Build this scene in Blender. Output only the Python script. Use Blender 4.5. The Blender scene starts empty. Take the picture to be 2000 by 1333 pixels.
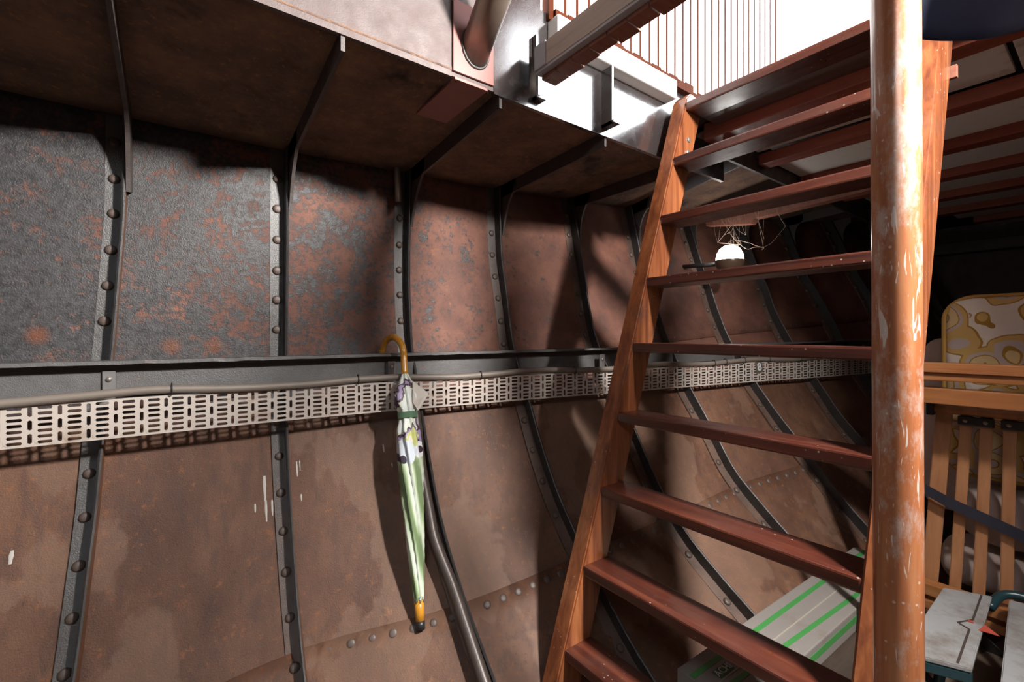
import bpy, bmesh, math, random
from mathutils import Vector, Matrix, noise as mnoise
random.seed(7)
SC = bpy.context.scene
COL = SC.collection
V = Vector

# ------------------------------------------------------------------ camera, world, light, exposure
cam_d = bpy.data.cameras.new('camera'); cam = bpy.data.objects.new('camera', cam_d); COL.objects.link(cam)
cam_d.sensor_width = 36.0; cam_d.lens = 16.0; cam_d.shift_y = -0.00575; cam_d.clip_start = 0.02
cam.location = (0, 0, 0); cam.rotation_euler = (math.radians(90), 0, -math.asin(0.596))
SC.camera = cam
SC.view_settings.view_transform = 'Standard'; SC.view_settings.look = 'None'
SC.view_settings.gamma = 1.0; SC.view_settings.use_curve_mapping = False
SC.view_settings.exposure = 0.72
W = bpy.data.worlds.new('sky'); SC.world = W; W.use_nodes = True
bg = W.node_tree.nodes['Background']
bg.inputs[0].default_value = (0.93, 0.96, 1.0, 1); bg.inputs[1].default_value = 6.5

def area(name, loc, target, size, power, color=(1, 1, 1), spread=180):
    d = bpy.data.lights.new(name, 'AREA'); d.shape = 'DISK'; d.size = size; d.energy = power; d.color = color
    d.spread = math.radians(spread)
    o = bpy.data.objects.new(name, d); COL.objects.link(o); o.location = loc
    o.rotation_euler = (V(target) - V(loc)).to_track_quat('-Z', 'Y').to_euler()
    return o
# daylight falling in through the open companion hatch
area('hatch_daylight', (0.86, -0.50, 0.90), (0.35, 1.4, -0.35), 0.17, 32, (1.0, 0.95, 0.90), 118)

# ------------------------------------------------------------------ helpers
def obj(name, me, mat=None, parent=None):
    o = bpy.data.objects.new(name, me); COL.objects.link(o)
    if mat is not None and me is not None and not me.materials: me.materials.append(mat)
    if parent is not None: o.parent = parent
    return o
def tag(o, label=None, cat=None, group=None, kind=None):
    if label: o['label'] = label
    if cat: o['category'] = cat
    if group: o['group'] = group
    if kind: o['kind'] = kind
    return o
def empty(name, loc=(0, 0, 0)):
    o = bpy.data.objects.new(name, None); COL.objects.link(o); o.location = loc; o.empty_display_size = 0.05
    return o
def thing(name, label, cat, loc=(0, 0, 0), group=None):
    return tag(empty(name, loc), label, cat, group)
def mesh(name, verts, faces, smooth=False):
    me = bpy.data.meshes.new(name); me.from_pydata([tuple(v) for v in verts], [], faces); me.update()
    if smooth:
        for p in me.polygons: p.use_smooth = True
    return me
def bm_mesh(name, bm, smooth=False):
    me = bpy.data.meshes.new(name); bmesh.ops.recalc_face_normals(bm, faces=bm.faces); bm.to_mesh(me); bm.free()
    if smooth:
        for p in me.polygons: p.use_smooth = True
    return me
def bm_box(bm, lo, hi, bev=0.0, seg=2, M=None):
    lo, hi = V(lo), V(hi)
    b = bmesh.new()
    bmesh.ops.create_cube(b, size=1.0)
    for v in b.verts:
        v.co = V(((lo[i] + hi[i]) / 2 + v.co[i] * (hi[i] - lo[i])) for i in range(3))
    if bev > 0:
        bmesh.ops.bevel(b, geom=list(b.edges), offset=bev, segments=seg, affect='EDGES', profile=0.6)
    if M is not None: b.transform(M)
    t = bpy.data.meshes.new('tmp'); b.to_mesh(t); b.free(); bm.from_mesh(t); bpy.data.meshes.remove(t)
def box(name, lo, hi, mat, parent=None, bev=0.0, M=None, seg=2, smooth=False):
    bm = bmesh.new(); bm_box(bm, lo, hi, bev, seg, M)
    return obj(name, bm_mesh(name, bm, smooth), mat, parent)
def tube_mesh(name, pts, rad, seg=12, cap=True):
    pts = [V(p) for p in pts]; n = len(pts)
    rads = rad if isinstance(rad, (list, tuple)) else [rad] * n
    vs, fs = [], []; prev = None
    for i, p in enumerate(pts):
        t = (pts[min(i + 1, n - 1)] - pts[max(i - 1, 0)]).normalized()
        if prev is None:
            a = V((0, 0, 1)) if abs(t.z) < .9 else V((1, 0, 0)); x = t.cross(a).normalized()
        else:
            x = (prev - t * prev.dot(t)).normalized()
        prev = x; y = t.cross(x)
        for j in range(seg):
            a = 2 * math.pi * j / seg; vs.append(p + (x * math.cos(a) + y * math.sin(a)) * rads[i])
    for i in range(n - 1):
        for j in range(seg):
            k = (j + 1) % seg; fs.append((i * seg + j, i * seg + k, (i + 1) * seg + k, (i + 1) * seg + j))
    if cap:
        fs.append(tuple(range(seg))[::-1]); fs.append(tuple((n - 1) * seg + j for j in range(seg)))
    return mesh(name, vs, fs, True)
def tube(name, pts, rad, mat, parent=None, seg=12):
    return obj(name, tube_mesh(name, pts, rad, seg), mat, parent)
def smooth_path(pts, sub=8):
    pts = [V(p) for p in pts]; out = []
    for i in range(len(pts) - 1):
        p0, p1, p2, p3 = pts[max(i - 1, 0)], pts[i], pts[i + 1], pts[min(i + 2, len(pts) - 1)]
        for s in range(sub):
            t = s / sub
            out.append(0.5 * ((2 * p1) + (p2 - p0) * t + (2 * p0 - 5 * p1 + 4 * p2 - p3) * t * t + (3 * p1 - p0 - 3 * p2 + p3) * t ** 3))
    out.append(pts[-1]); return out
def lathe(name, prof, mat, parent=None, seg=24, M=None):
    vs, fs = [], []
    for r, z in prof:
        for j in range(seg):
            a = 2 * math.pi * j / seg; vs.append(V((r * math.cos(a), r * math.sin(a), z)))
    for i in range(len(prof) - 1):
        for j in range(seg):
            k = (j + 1) % seg; fs.append((i * seg + j, i * seg + k, (i + 1) * seg + k, (i + 1) * seg + j))
    if M is not None: vs = [M @ v for v in vs]
    return obj(name, mesh(name, vs, fs, True), mat, parent)
def prism(name, poly, off, mat, parent=None, bev=0.0):
    """poly: list of 3-D points of a planar outline, extruded by the vector off"""
    n = len(poly); off = V(off)
    vs = [V(p) for p in poly] + [V(p) + off for p in poly]
    fs = [tuple(range(n))[::-1], tuple(range(n, 2 * n))] + [(i, (i + 1) % n, n + (i + 1) % n, n + i) for i in range(n)]
    bm = bmesh.new(); bv = [bm.verts.new(v) for v in vs]
    for f in fs: bm.faces.new([bv[i] for i in f])
    if bev > 0: bmesh.ops.bevel(bm, geom=list(bm.edges), offset=bev, segments=2, affect='EDGES')
    return obj(name, bm_mesh(name, bm), mat, parent)

# ------------------------------------------------------------------ materials
class NT:
    def __init__(s, name, rough=0.6, metal=0.0, spec=None):
        s.m = bpy.data.materials.new(name); s.m.use_nodes = True; s.t = s.m.node_tree; s.b = s.t.nodes['Principled BSDF']
        s.b.inputs['Roughness'].default_value = rough; s.b.inputs['Metallic'].default_value = metal
        if spec is not None: s.b.inputs['Specular IOR Level'].default_value = spec
        s.co = s.t.nodes.new('ShaderNodeTexCoord').outputs['Object']
    def link(s, a, b): s.t.links.new(a, b)
    def put(s, inp, val):
        if hasattr(val, 'links') or isinstance(val, bpy.types.NodeSocket): s.link(val, inp)
        elif inp.type == 'RGBA': inp.default_value = (*val, 1) if isinstance(val, tuple) else (val, val, val, 1)
        else: inp.default_value = val
    def set(s, key, val): s.put(s.b.inputs[key], val); return s
    def map(s, scale=(1, 1, 1), rot=(0, 0, 0), loc=(0, 0, 0), src=None):
        n = s.t.nodes.new('ShaderNodeMapping'); s.link(src or s.co, n.inputs[0])
        n.inputs['Scale'].default_value = scale; n.inputs['Rotation'].default_value = rot; n.inputs['Location'].default_value = loc
        return n.outputs[0]
    def noise(s, scale, detail=4, rough=0.55, vec=None, dist=0.0):
        n = s.t.nodes.new('ShaderNodeTexNoise'); s.link(vec or s.co, n.inputs['Vector'])
        n.inputs['Scale'].default_value = scale; n.inputs['Detail'].default_value = detail
        n.inputs['Roughness'].default_value = rough; n.inputs['Distortion'].default_value = dist
        return n.outputs['Fac']
    def voro(s, scale, vec=None, feat='F1', out='Distance', rnd=1.0):
        n = s.t.nodes.new('ShaderNodeTexVoronoi'); s.link(vec or s.co, n.inputs['Vector']); n.feature = feat
        n.inputs['Scale'].default_value = scale; n.inputs['Randomness'].default_value = rnd
        return n.outputs[out]
    def wave(s, scale, vec=None, dist=2.0, detail=2, axis='X', prof='SIN'):
        n = s.t.nodes.new('ShaderNodeTexWave'); s.link(vec or s.co, n.inputs['Vector']); n.bands_direction = axis; n.wave_profile = prof
        n.inputs['Scale'].default_value = scale; n.inputs['Distortion'].default_value = dist; n.inputs['Detail'].default_value = detail
        return n.outputs['Fac']
    def ramp(s, fac, stops, interp='LINEAR'):
        n = s.t.nodes.new('ShaderNodeValToRGB'); s.put(n.inputs[0], fac); r = n.color_ramp; r.interpolation = interp
        while len(r.elements) < len(stops): r.elements.new(0.5)
        for e, (p, c) in zip(r.elements, stops):
            e.position = p; e.color = (*c, 1) if isinstance(c, tuple) else (c, c, c, 1)
        return n.outputs[0]
    def rng(s, v, a, b, c=0.0, d=1.0):
        n = s.t.nodes.new('ShaderNodeMapRange'); n.clamp = True; s.put(n.inputs[0], v)
        for i, x in enumerate((a, b, c, d)): s.put(n.inputs[i + 1], x)
        return n.outputs[0]
    def mix(s, f, a, b, mode='MIX'):
        n = s.t.nodes.new('ShaderNodeMix'); n.data_type = 'RGBA'; n.blend_type = mode
        s.put(n.inputs[0], f); s.put(n.inputs[6], a); s.put(n.inputs[7], b); return n.outputs[2]
    def math(s, op, a, b=0.0):
        n = s.t.nodes.new('ShaderNodeMath'); n.operation = op; s.put(n.inputs[0], a); s.put(n.inputs[1], b); return n.outputs[0]
    def xyz(s, src=None):
        n = s.t.nodes.new('ShaderNodeSeparateXYZ'); s.link(src or s.co, n.inputs[0]); return n.outputs
    def bump(s, h, strength=0.3, dist=0.01, prev=None):
        n = s.t.nodes.new('ShaderNodeBump'); n.inputs['Strength'].default_value = strength; n.inputs['Distance'].default_value = dist
        s.link(h, n.inputs['Height'])
        if prev is not None: s.link(prev, n.inputs['Normal'])
        s.link(n.outputs[0], s.b.inputs['Normal']); return n.outputs[0]

def m_hull():
    s = NT('rusted_hull_plate')
    x, y, z = s.xyz()
    rust = s.ramp(s.noise(7, 6, .65), [(.3, (.085, .041, .031)), (.5, (.15, .065, .046)), (.7, (.215, .096, .064))])
    rust = s.mix(s.rng(s.noise(38, 5, .7), .62, .72), rust, (.24, .10, .045))
    lower = s.ramp(s.noise(4, 7, .6, s.map((1.6, 1.6, .35))), [(.3, (.074, .035, .023)), (.5, (.135, .066, .041)), (.72, (.20, .104, .064))])
    lower = s.mix(s.rng(s.noise(42, 6, .75), .57, .68), lower, (.24, .098, .042))
    lower = s.mix(s.rng(s.noise(85, 5, .75, s.map(loc=(5, 2, 1))), .60, .66, 0, .6), lower, (.05, .033, .028))
    lower = s.mix(s.rng(s.noise(6, 5, .6, s.map((6, 6, .35))), .52, .62, 0, .5), lower, (.085, .048, .038))
    lowf = s.rng(s.math('ADD', z, s.math('MULTIPLY', s.noise(5, 3), .10)), -.10, -.20)
    base = s.mix(lowf, rust, lower)
    # flaked grey paint, thick aft and worn off further forward
    wear = s.rng(x, -.5, 1.3, .60, .38)
    patch = s.math('ADD', s.math('MULTIPLY', s.noise(16, 8, .75), .62), s.math('MULTIPLY', s.noise(75, 4, .65), .38))
    th = s.math('SUBTRACT', 1.0, s.math('ADD', wear, .02))
    pm = s.rng(s.math('SUBTRACT', patch, th), -.03, .05)
    pm = s.math('MULTIPLY', pm, s.rng(lowf, .0, .8, 1.0, .0))
    base = s.mix(pm, base, s.ramp(s.noise(90, 3), [(.3, (.028, .027, .028)), (.7, (.068, .066, .068))]))
    # old water marks: pale scoured areas with a dripping lower edge
    drip = s.noise(3.2, 5, .55, s.map((1, 1, .55), loc=(3.1, 0, .4)))
    wm = s.math('MULTIPLY', s.rng(drip, .53, .55), lowf)
    base = s.mix(s.math('MULTIPLY', wm, .35), base, (.25, .155, .108))
    for px, pz in ((-.24, .0), (-.005, -.028), (.083, -.028)):
        q = s.t.nodes.new('ShaderNodeVectorMath'); q.operation = 'DISTANCE'
        s.link(s.map((1, 0, 1)), q.inputs[0]); q.inputs[1].default_value = (px, 0, pz)
        d = s.math('ADD', q.outputs['Value'], s.math('MULTIPLY', s.noise(60, 3), .012))
        base = s.mix(s.rng(d, .032, .012, 0, .75), base, (.16, .052, .020))
    s.set('Base Color', base)
    s.set('Roughness', s.mix(pm, s.mix(lowf, .60, .50), .31))
    s.set('Specular IOR Level', s.mix(pm, .34, .32))
    nb = s.bump(s.noise(16, 6, .6), .25, .006)
    nb = s.bump(pm, .35, .0012, nb)
    s.bump(s.noise(300, 3, .7), .6, .0019, nb)
    return s.m
def m_blackpaint(name, col, rough=.38, grain=.5, rust=.25):
    s = NT(name)
    r = s.rng(s.noise(12, 6, .65), .62, .74, 0, rust)
    base = s.mix(s.noise(45, 4), tuple(c * .75 for c in col), tuple(c * 1.25 for c in col))
    base = s.mix(r, base, (.17, .075, .04))
    s.set('Base Color', base); s.set('Roughness', s.rng(s.noise(25, 3), .3, .7, rough - .08, rough + .14))
    s.set('Specular IOR Level', .7)
    nb = s.bump(s.noise(28, 4), .25, .004)
    s.bump(s.noise(380, 2, .7), grain, .0015, nb)
    return s.m
def m_deckrust():
    s = NT('rusted_deck_underside', .85, 0, .25)
    b = s.ramp(s.noise(9, 8, .7), [(.3, (.10, .070, .062)), (.5, (.19, .122, .094)), (.7, (.29, .175, .11))])
    b = s.mix(s.rng(s.noise(70, 6, .78), .56, .68), b, (.40, .20, .085))
    b = s.mix(s.rng(s.noise(3.3, 5, .6), .60, .66), b, (.055, .042, .040))
    s.set('Base Color', b)
    nb = s.bump(s.noise(14, 8, .7), .6, .012)
    s.bump(s.noise(120, 4, .7), .6, .003, nb)
    return s.m
def m_wood(name, a, b, c, axis, rough=.3, coat=.4, scale=1.0, wear=.0, wearcol=(.5, .42, .36)):
    s = NT(name, rough)
    st = {'X': (1.2, 14, 14), 'Y': (14, 1.2, 14), 'Z': (14, 14, 1.2)}[axis]
    v = s.map(tuple(k * scale for k in st))
    g = s.math('ADD', s.math('MULTIPLY', s.noise(3.2, 7, .6, v, .6), .6), s.math('MULTIPLY', s.noise(1.6, 3, .5), .4))
    col = s.ramp(g, [(.34, a), (.5, b), (.66, c)])
    if wear > 0:
        w = s.rng(s.noise(9, 7, .7), .62 - wear * .12, .70)
        col = s.mix(s.math('MULTIPLY', w, .5), col, wearcol)
    s.set('Base Color', col)
    s.set('Roughness', s.rng(s.noise(22, 5, .6), .3, .7, rough - .08, rough + .18))
    s.set('Coat Weight', coat); s.set('Coat Roughness', .22)
    s.bump(s.noise(7, 6, .65, v), .12, .002)
    return s.m
def m_ladder(name, axis, cols):
    s = NT(name, .33)
    st = {'Y': (26, 1.6, 26), 'Z': (26, 26, 1.6)}[axis]
    v = s.map(st)
    g = s.noise(1.8, 7, .6, v, .5)
    col = s.ramp(g, [(p_, c_) for p_, c_ in zip((.32, .5, .68), cols)])
    # grime and foot wear
    col = s.mix(s.math('MULTIPLY', s.rng(s.noise(6, 6, .65), .56, .70), .55), col, (.09, .045, .036))
    # light paint spatter and dust specks
    sp = s.voro(70); sp2 = s.noise(7, 3)
    spk = s.math('MULTIPLY', s.rng(sp, .15, .10), s.rng(sp2, .52, .60))
    col = s.mix(s.math('MULTIPLY', spk, .6), col, (.55, .47, .42))
    s.set('Base Color', col)
    s.set('Roughness', s.rng(s.noise(18, 6, .65), .3, .7, .26, .52)); s.set('Coat Weight', .6); s.set('Coat Roughness', .2)
    nb = s.bump(s.noise(2.2, 6, .65, v), .18, .002)
    s.bump(s.noise(160, 3, .6), .12, .001, nb)
    return s.m
def m_pole():
    s = NT('worn_varnish_glare_pole', .34)
    v = s.map((22, 22, 1.6))
    col = s.ramp(s.noise(1.7, 7, .6, v, .5), [(.3, (.20, .06, .024)), (.5, (.33, .115, .045)), (.7, (.44, .19, .085))])
    h = s.xyz()[2]
    up = s.rng(h, .55, 1.35)
    sc = s.noise(14, 8, .75, s.map((1, 1, .45)))
    col = s.mix(s.math('MULTIPLY', s.rng(s.math('ADD', sc, s.math('MULTIPLY', up, .07)), .55, .66), .7), col, (.46, .38, .34))  # pale scuffs thicken towards the top, painting in sky glare
    for rot, sc_, th_ in (((.5, .3, 0), 40, .665), ((-.7, .5, .4), 55, .67), ((.1, .1, .8), 70, .68)):
        scr = s.noise(sc_, 3, .6, s.map((1.8, 1.8, .22), rot=rot), .8)
        col = s.mix(s.math('MULTIPLY', s.rng(scr, th_, th_ + .015), .7), col, (.60, .57, .52))
    dot = s.math('MULTIPLY', s.rng(s.voro(75), .16, .10), s.rng(s.noise(12, 3), .52, .58))
    col = s.mix(s.math('MULTIPLY', dot, .6), col, (.62, .56, .50))
    s.set('Base Color', col); s.set('Coat Weight', .9); s.set('Coat Roughness', .18)
    s.set('Roughness', s.rng(sc, .4, .65, .3, .5))
    s.bump(s.noise(60, 4, .6), .1, .002)
    return s.m
def m_plain(name, col, rough=.5, metal=0, var=.12, spec=None, bump=.1, nscale=25):
    s = NT(name, rough, metal, spec)
    s.set('Base Color', s.mix(s.noise(nscale, 5, .6), tuple(c * (1 - var) for c in col), tuple(min(1, c * (1 + var)) for c in col)))
    if bump: s.bump(s.noise(nscale * 6, 3), bump, .001)
    return s.m
def m_dirty(name, col, dirt, amt=.5, rough=.5, sc=14):
    s = NT(name, rough)
    d = s.rng(s.noise(sc, 8, .72), .62 - .2 * amt, .72, 0, .85)
    b = s.mix(s.noise(40, 3), tuple(c * .9 for c in col), col)
    s.set('Base Color', s.mix(d, b, dirt)); s.set('Roughness', rough)
    s.bump(s.noise(90, 3), .08, .001)
    return s.m
def m_floral():
    s = NT('floral_quilt_fabric', .8, 0, .2)
    v = s.map((0, 1, 1))
    wob = s.math('MULTIPLY', s.voro(26, v, 'SMOOTH_F1'), .22)
    f = s.math('MULTIPLY', s.math('ADD', s.voro(10.5, v, rnd=.85), wob), .84)
    gold, tan, cream, pale, lav = (.30, .165, .03), (.48, .31, .11), (.55, .41, .21), (.60, .53, .47), (.42, .35, .33)
    col = s.ramp(f, [(.0, gold), (.14, lav), (.22, gold), (.245, cream), (.40, gold), (.425, lav), (.50, tan), (.60, gold), (.63, pale)], 'CONSTANT')
    g = s.math('ADD', s.voro(19, v, rnd=.7), s.math('MULTIPLY', s.voro(60, v, 'SMOOTH_F1'), .25))
    small = s.ramp(g, [(.0, gold), (.16, lav), (.27, gold), (.31, pale)], 'CONSTANT')
    col = s.mix(s.rng(f, .64, .65), col, small)
    s.set('Base Color', col)
    nb = s.bump(s.math('MULTIPLY', f, 1.0), .5, .02)
    s.bump(s.noise(350, 2), .15, .001, nb)
    return s.m
def m_canopy():
    s = NT('printed_umbrella_fabric', .42, 0, .4)
    x, y, z = s.xyz()
    tw = s.wave(9, s.map((1, 1, .35), rot=(0, .35, 0)), 3.0, 2, 'X')
    green = s.ramp(tw, [(.1, (.17, .24, .12)), (.4, (.33, .43, .24)), (.7, (.52, .62, .45)), (.95, (.66, .74, .62))])
    n = s.noise(16, 3, .5, s.map((1, 1, .6)))
    pr = s.ramp(n, [(.0, (.72, .76, .72)), (.42, (.68, .72, .62)), (.47, (.07, .035, .06)), (.51, (.32, .26, .40)), (.55, (.55, .58, .20)), (.62, (.70, .66, .60))], 'CONSTANT')
    up = s.rng(s.math('ADD', z, s.math('MULTIPLY', n, .10)), .47, .49)
    col = s.mix(up, green, pr)
    for ex, ez, r0, c0 in ((.026, .425, .017, (.72, .74, .76)), (.029, .425, .007, (.05, .03, .05)), (-.012, .425, .024, (.62, .68, .74)), (-.022, .405, .008, (.04, .03, .05))):
        q = s.t.nodes.new('ShaderNodeVectorMath'); q.operation = 'DISTANCE'
        s.link(s.map((1, 0, .8)), q.inputs[0]); q.inputs[1].default_value = (ex + .02, 0, ez * .8)
        col = s.mix(s.rng(q.outputs['Value'], r0 + .001, r0), col, c0)
    s.set('Base Color', col)
    s.bump(s.noise(500, 2), .1, .0005)
    return s.m
def m_emit(name, col, strength):
    m = bpy.data.materials.new(name); m.use_nodes = True; t = m.node_tree; b = t.nodes['Principled BSDF']
    b.inputs['Base Color'].default_value = (.8, .8, .8, 1); b.inputs['Emission Color'].default_value = (*col, 1)
    b.inputs['Emission Strength'].default_value = strength
    return m

HULL = m_hull()
FRAME = m_blackpaint('black_frame', (.034, .032, .032), .42, .5, .4)
STRING = m_blackpaint('grey_stringer_paint', (.10, .098, .097), .40, .6, .6)
def m_leg():
    s = NT('frame_leg_paint', .42, 0, .7)
    x, y, z = s.xyz()
    n = s.noise(30, 6, .7)
    rust = s.ramp(s.noise(14, 6, .65), [(.3, (.07, .043, .034)), (.5, (.115, .068, .05)), (.7, (.16, .095, .064))])
    grey = s.mix(n, (.055, .053, .052), (.105, .10, .098))
    a = s.math('ADD', s.math('ADD', s.math('MULTIPLY', x, .75), s.math('MULTIPLY', z, -.7)), s.math('MULTIPLY', n, .6))
    f = s.rng(a, .55, 1.1)
    s.set('Base Color', s.mix(f, grey, rust)); s.set('Roughness', s.mix(f, .34, .5))
    nb = s.bump(s.noise(28, 4), .25, .004); s.bump(s.noise(330, 3, .7), .6, .0017, nb)
    return s.m
LEGM = m_leg()
BROWNFACE = m_plain('brown_face', (.15, .066, .034), .6, 0, .35, bump=.3)
BLACK = m_blackpaint('glossy_black_coaming', (.030, .027, .028), .20, .16, .2)
_b = BLACK.node_tree.nodes['Principled BSDF']; _b.inputs['Coat Weight'].default_value = 1.0; _b.inputs['Coat IOR'].default_value = 2.1; _b.inputs['Coat Roughness'].default_value = .14
RUSTY = m_blackpaint('rusty_coaming', (.105, .075, .07), .62, .4, .6)
RIVET = m_blackpaint('rivet_paint', (.085, .058, .046), .5, .3, .9)
DECK = m_deckrust()
DECKBEAM = m_blackpaint('dark_deck_beam', (.06, .046, .042), .5, .4, .8)
BULK = m_blackpaint('dark_bulkhead', (.055, .035, .028), .6, .4, .5)
PRIMER = m_plain('red_primer', (.30, .125, .11), .55, 0, .12)
PIPEM = m_plain('scorched_pipe_metal', (.26, .20, .16), .34, .5, .25, bump=.15)
GREYBEAM = m_wood('grey_weathered_wood', (.34, .29, .25), (.48, .42, .37), (.58, .52, .47), 'Y', .7, 0)
GREYPAINT = m_plain('pale_grey_paint', (.42, .44, .48), .5)
REDBOARD = m_wood('red_brown_board', (.14, .05, .035), (.22, .085, .055), (.28, .12, .075), 'X', .6, 0)
GAPM = m_plain('bare_orange_wood', (.075, .018, .006), .8, 0, .12, .1)
WHITEP = m_plain('white_gloss_paint', (.80, .79, .77), .35, 0, .04)
LADY = m_ladder('mahogany_tread', 'Y', ((.040, .010, .007), (.078, .019, .011), (.125, .034, .017))); LADZ = m_ladder('mahogany_stringer', 'Z', ((.13, .036, .015), (.24, .074, .028), (.35, .125, .046)))  # stringers lighter than treads: the light on them is put into the colour
POLE = m_pole()
REDBEAM = m_wood('red_painted_beam', (.17, .04, .025), (.26, .065, .038), (.33, .095, .055), 'Y', .45, .1)
PANEL = m_dirty('grey_white_panel', (.76, .72, .69), (.25, .19, .16), .25, .55, 5)
PLANK = m_wood('dark_landing_wood', (.06, .035, .03), (.10, .06, .05), (.15, .09, .07), 'Y', .55, .1)
TRAY = m_dirty('galvanised_tray', (.50, .445, .40), (.30, .19, .12), .35, .42, 9)
CABLE = m_plain('grey_cable_sheath', (.18, .15, .125), .5)
TIE = m_plain('black_plastic', (.02, .02, .022), .4)
CONDUIT = m_plain('dark_conduit', (.085, .066, .058), .38, .2, .35, bump=.25)
BENTWOOD = m_wood('yellow_varnished_handle', (.52, .22, .02), (.66, .30, .03), (.76, .38, .05), 'Z', .25, .5)
CANOPY = m_canopy()
PALECLOTH = m_plain('cream_umbrella_panel', (.55, .50, .44), .5, 0, .12)
STRAPG = m_plain('green_strap', (.09, .17, .10), .6)
STEEL = m_plain('bare_steel', (.45, .44, .43), .35, .8)
PINE = m_wood('orange_pine', (.25, .09, .028), (.34, .13, .042), (.42, .18, .065), 'Y', .45, .15)
PINEZ = m_wood('orange_pine_slat', (.32, .135, .055), (.41, .185, .08), (.49, .235, .11), 'Z', .5, .1)
FLORAL = m_floral()
PALEFAB = m_plain('pale_pink_fabric', (.46, .37, .33), .85, 0, .08)
TANFAB = m_plain('shaded_tan_fabric', (.33, .24, .20), .85, 0, .15)  # tan darkened to paint in the shade behind the slats
PIPING = m_plain('mustard_piping', (.36, .20, .04), .7)
NAVY = m_plain('navy_webbing', (.016, .016, .03), .7)
NAVYCLOTH = m_plain('navy_cloth', (.005, .010, .028), .75, 0, .3, .15)
JAW = m_dirty('dirty_white_metal', (.33, .34, .345), (.13, .085, .06), .8, .5, 11)
TEAL = m_plain('dark_teal_enamel', (.015, .045, .055), .3)
REDMARK = m_plain('red_mark', (.42, .07, .05), .5)
BOXTOP = m_dirty('grey_carton', (.25, .23, .215), (.19, .155, .135), .35, .55, 8)
CARTSEAM = m_plain('carton_seam', (.36, .32, .27), .6)
GREEN = m_plain('green_stripe', (.055, .25, .065), .5)
DKGREEN = m_plain('dark_green_label', (.03, .10, .06), .5)
WHITEINK = m_plain('white_ink', (.62, .62, .60), .6, 0, .03, bump=0)
DKGREY = m_plain('dark_grey_plastic', (.10, .085, .075), .6)
GROOVE = m_plain('dark_groove', (.05, .035, .028), .8)
FLOORM = m_wood('bounce_floor_wood', (.14, .10, .075), (.22, .16, .12), (.30, .22, .165), 'X', .6, .05)  # floor wood lightened so that it bounces light up to the deck
DARKW = m_wood('dark_bilge_wood', (.03, .02, .015), (.05, .034, .025), (.075, .05, .038), 'X', .6, .05)
WEB = m_plain('cobweb_silk', (.42, .31, .24), .8, 0, .05, bump=0)
DRIPM = m_plain('pale_paint_drip', (.52, .49, .45), .45, 0, .05, bump=0)
BRASS = m_plain('dull_metal', (.30, .27, .24), .4, .6)
BROWNGLASS = m_plain('brown_glass', (.10, .06, .04), .3)
LAMP = m_emit('lamp_glow', (1.0, .97, .92), 9)

# ------------------------------------------------------------------ the hull surface
C = 1.42; SPAN = .36565; X0 = -.1127
ZL = [.75, .30, .10, -.06, -.25, -.40, -.55, -.70, -.85, -1.0, -1.15]
TY = {
 -3: [1.42, 1.42, 1.42, 1.42, 1.40, 1.375, 1.33, 1.27, 1.19, 1.06, .90],
 0: [1.42, 1.42, 1.42, 1.42, 1.40, 1.37, 1.32, 1.26, 1.17, 1.02, .85],
 1: [1.41, 1.415, 1.42, 1.42, 1.395, 1.355, 1.30, 1.225, 1.12, .96, .77],
 2: [1.42, 1.435, 1.425, 1.395, 1.32, 1.255, 1.18, 1.06, .90, .72, .52],
 3: [1.455, 1.425, 1.378, 1.34, 1.247, 1.172, 1.08, .95, .80, .60, .40],
 4: [1.46, 1.37, 1.325, 1.27, 1.16, 1.07, .98, .85, .64, .42, .22],
 5: [1.45, 1.345, 1.26, 1.195, 1.095, .995, .90, .745, .56, .35, .16],
 6: [1.41, 1.26, 1.19, 1.115, .995, .885, .76, .64, .48, .28, .12],
 7: [1.33, 1.16, 1.085, 1.005, .89, .795, .67, .54, .38, .20, .08],
 8: [1.24, 1.075, .975, .90, .80, .705, .58, .45, .30, .14, .04],
 9: [1.12, .94, .855, .795, .70, .60, .48, .36, .22, .10, .02],
 10: [1.02, .86, .77, .70, .60, .50, .39, .28, .16, .06, .0],
 11: [.95, .80, .70, .62, .52, .42, .32, .22, .12, .04, -.02],
 12: [.86, .71, .61, .53, .43, .33, .24, .15, .07, .0, -.04]}
TY[-2] = TY[-3]; TY[-1] = [(a + b) / 2 for a, b in zip(TY[-3], TY[0])]
XC0 = [-.085, -.090, -.102, -.113, -.126, -.134, -.144, -.154, -.165, -.175, -.185]
def cat(p0, p1, p2, p3, t):
    return .5 * (2 * p1 + (p2 - p0) * t + (2 * p0 - 5 * p1 + 4 * p2 - p3) * t * t + (3 * p1 - p0 - 3 * p2 + p3) * t ** 3)
def prof(n, Z, tab):
    r = tab
    for i in range(len(ZL) - 1):
        if Z >= ZL[i + 1] or i == len(ZL) - 2:
            t = (ZL[i] - Z) / (ZL[i] - ZL[i + 1]); g = lambda k: r[max(0, min(len(ZL) - 1, k))]
            if i == 0: return g(0) + (g(1) - g(0)) * t
            return cat(g(i - 1), g(i), g(i + 1), g(i + 2), t)
def H(n, Z):
    i = int(math.floor(n)); t = n - i; cl = lambda k: max(-3, min(12, k))
    y = cat(*[prof(n, Z, TY[cl(i + k)]) for k in (-1, 0, 1, 2)], t)
    x = X0 + SPAN * n
    w = max(0.0, 1 - abs(n)) if n > 0 else 1.0
    if w > 0: x += w * (prof(0, Z, XC0) - X0)
    return V((x, y, Z))
def Hn(n, Z):
    e = .02
    a = H(n + e, Z) - H(n - e, Z); b = H(n, Z + e) - H(n, Z - e)
    v = b.cross(a).normalized()
    return v if v.y < 0 else -v          # inward
def deckZ(n): return .522 + (.021 * (n - 1) if n > 1 else 0)

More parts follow.
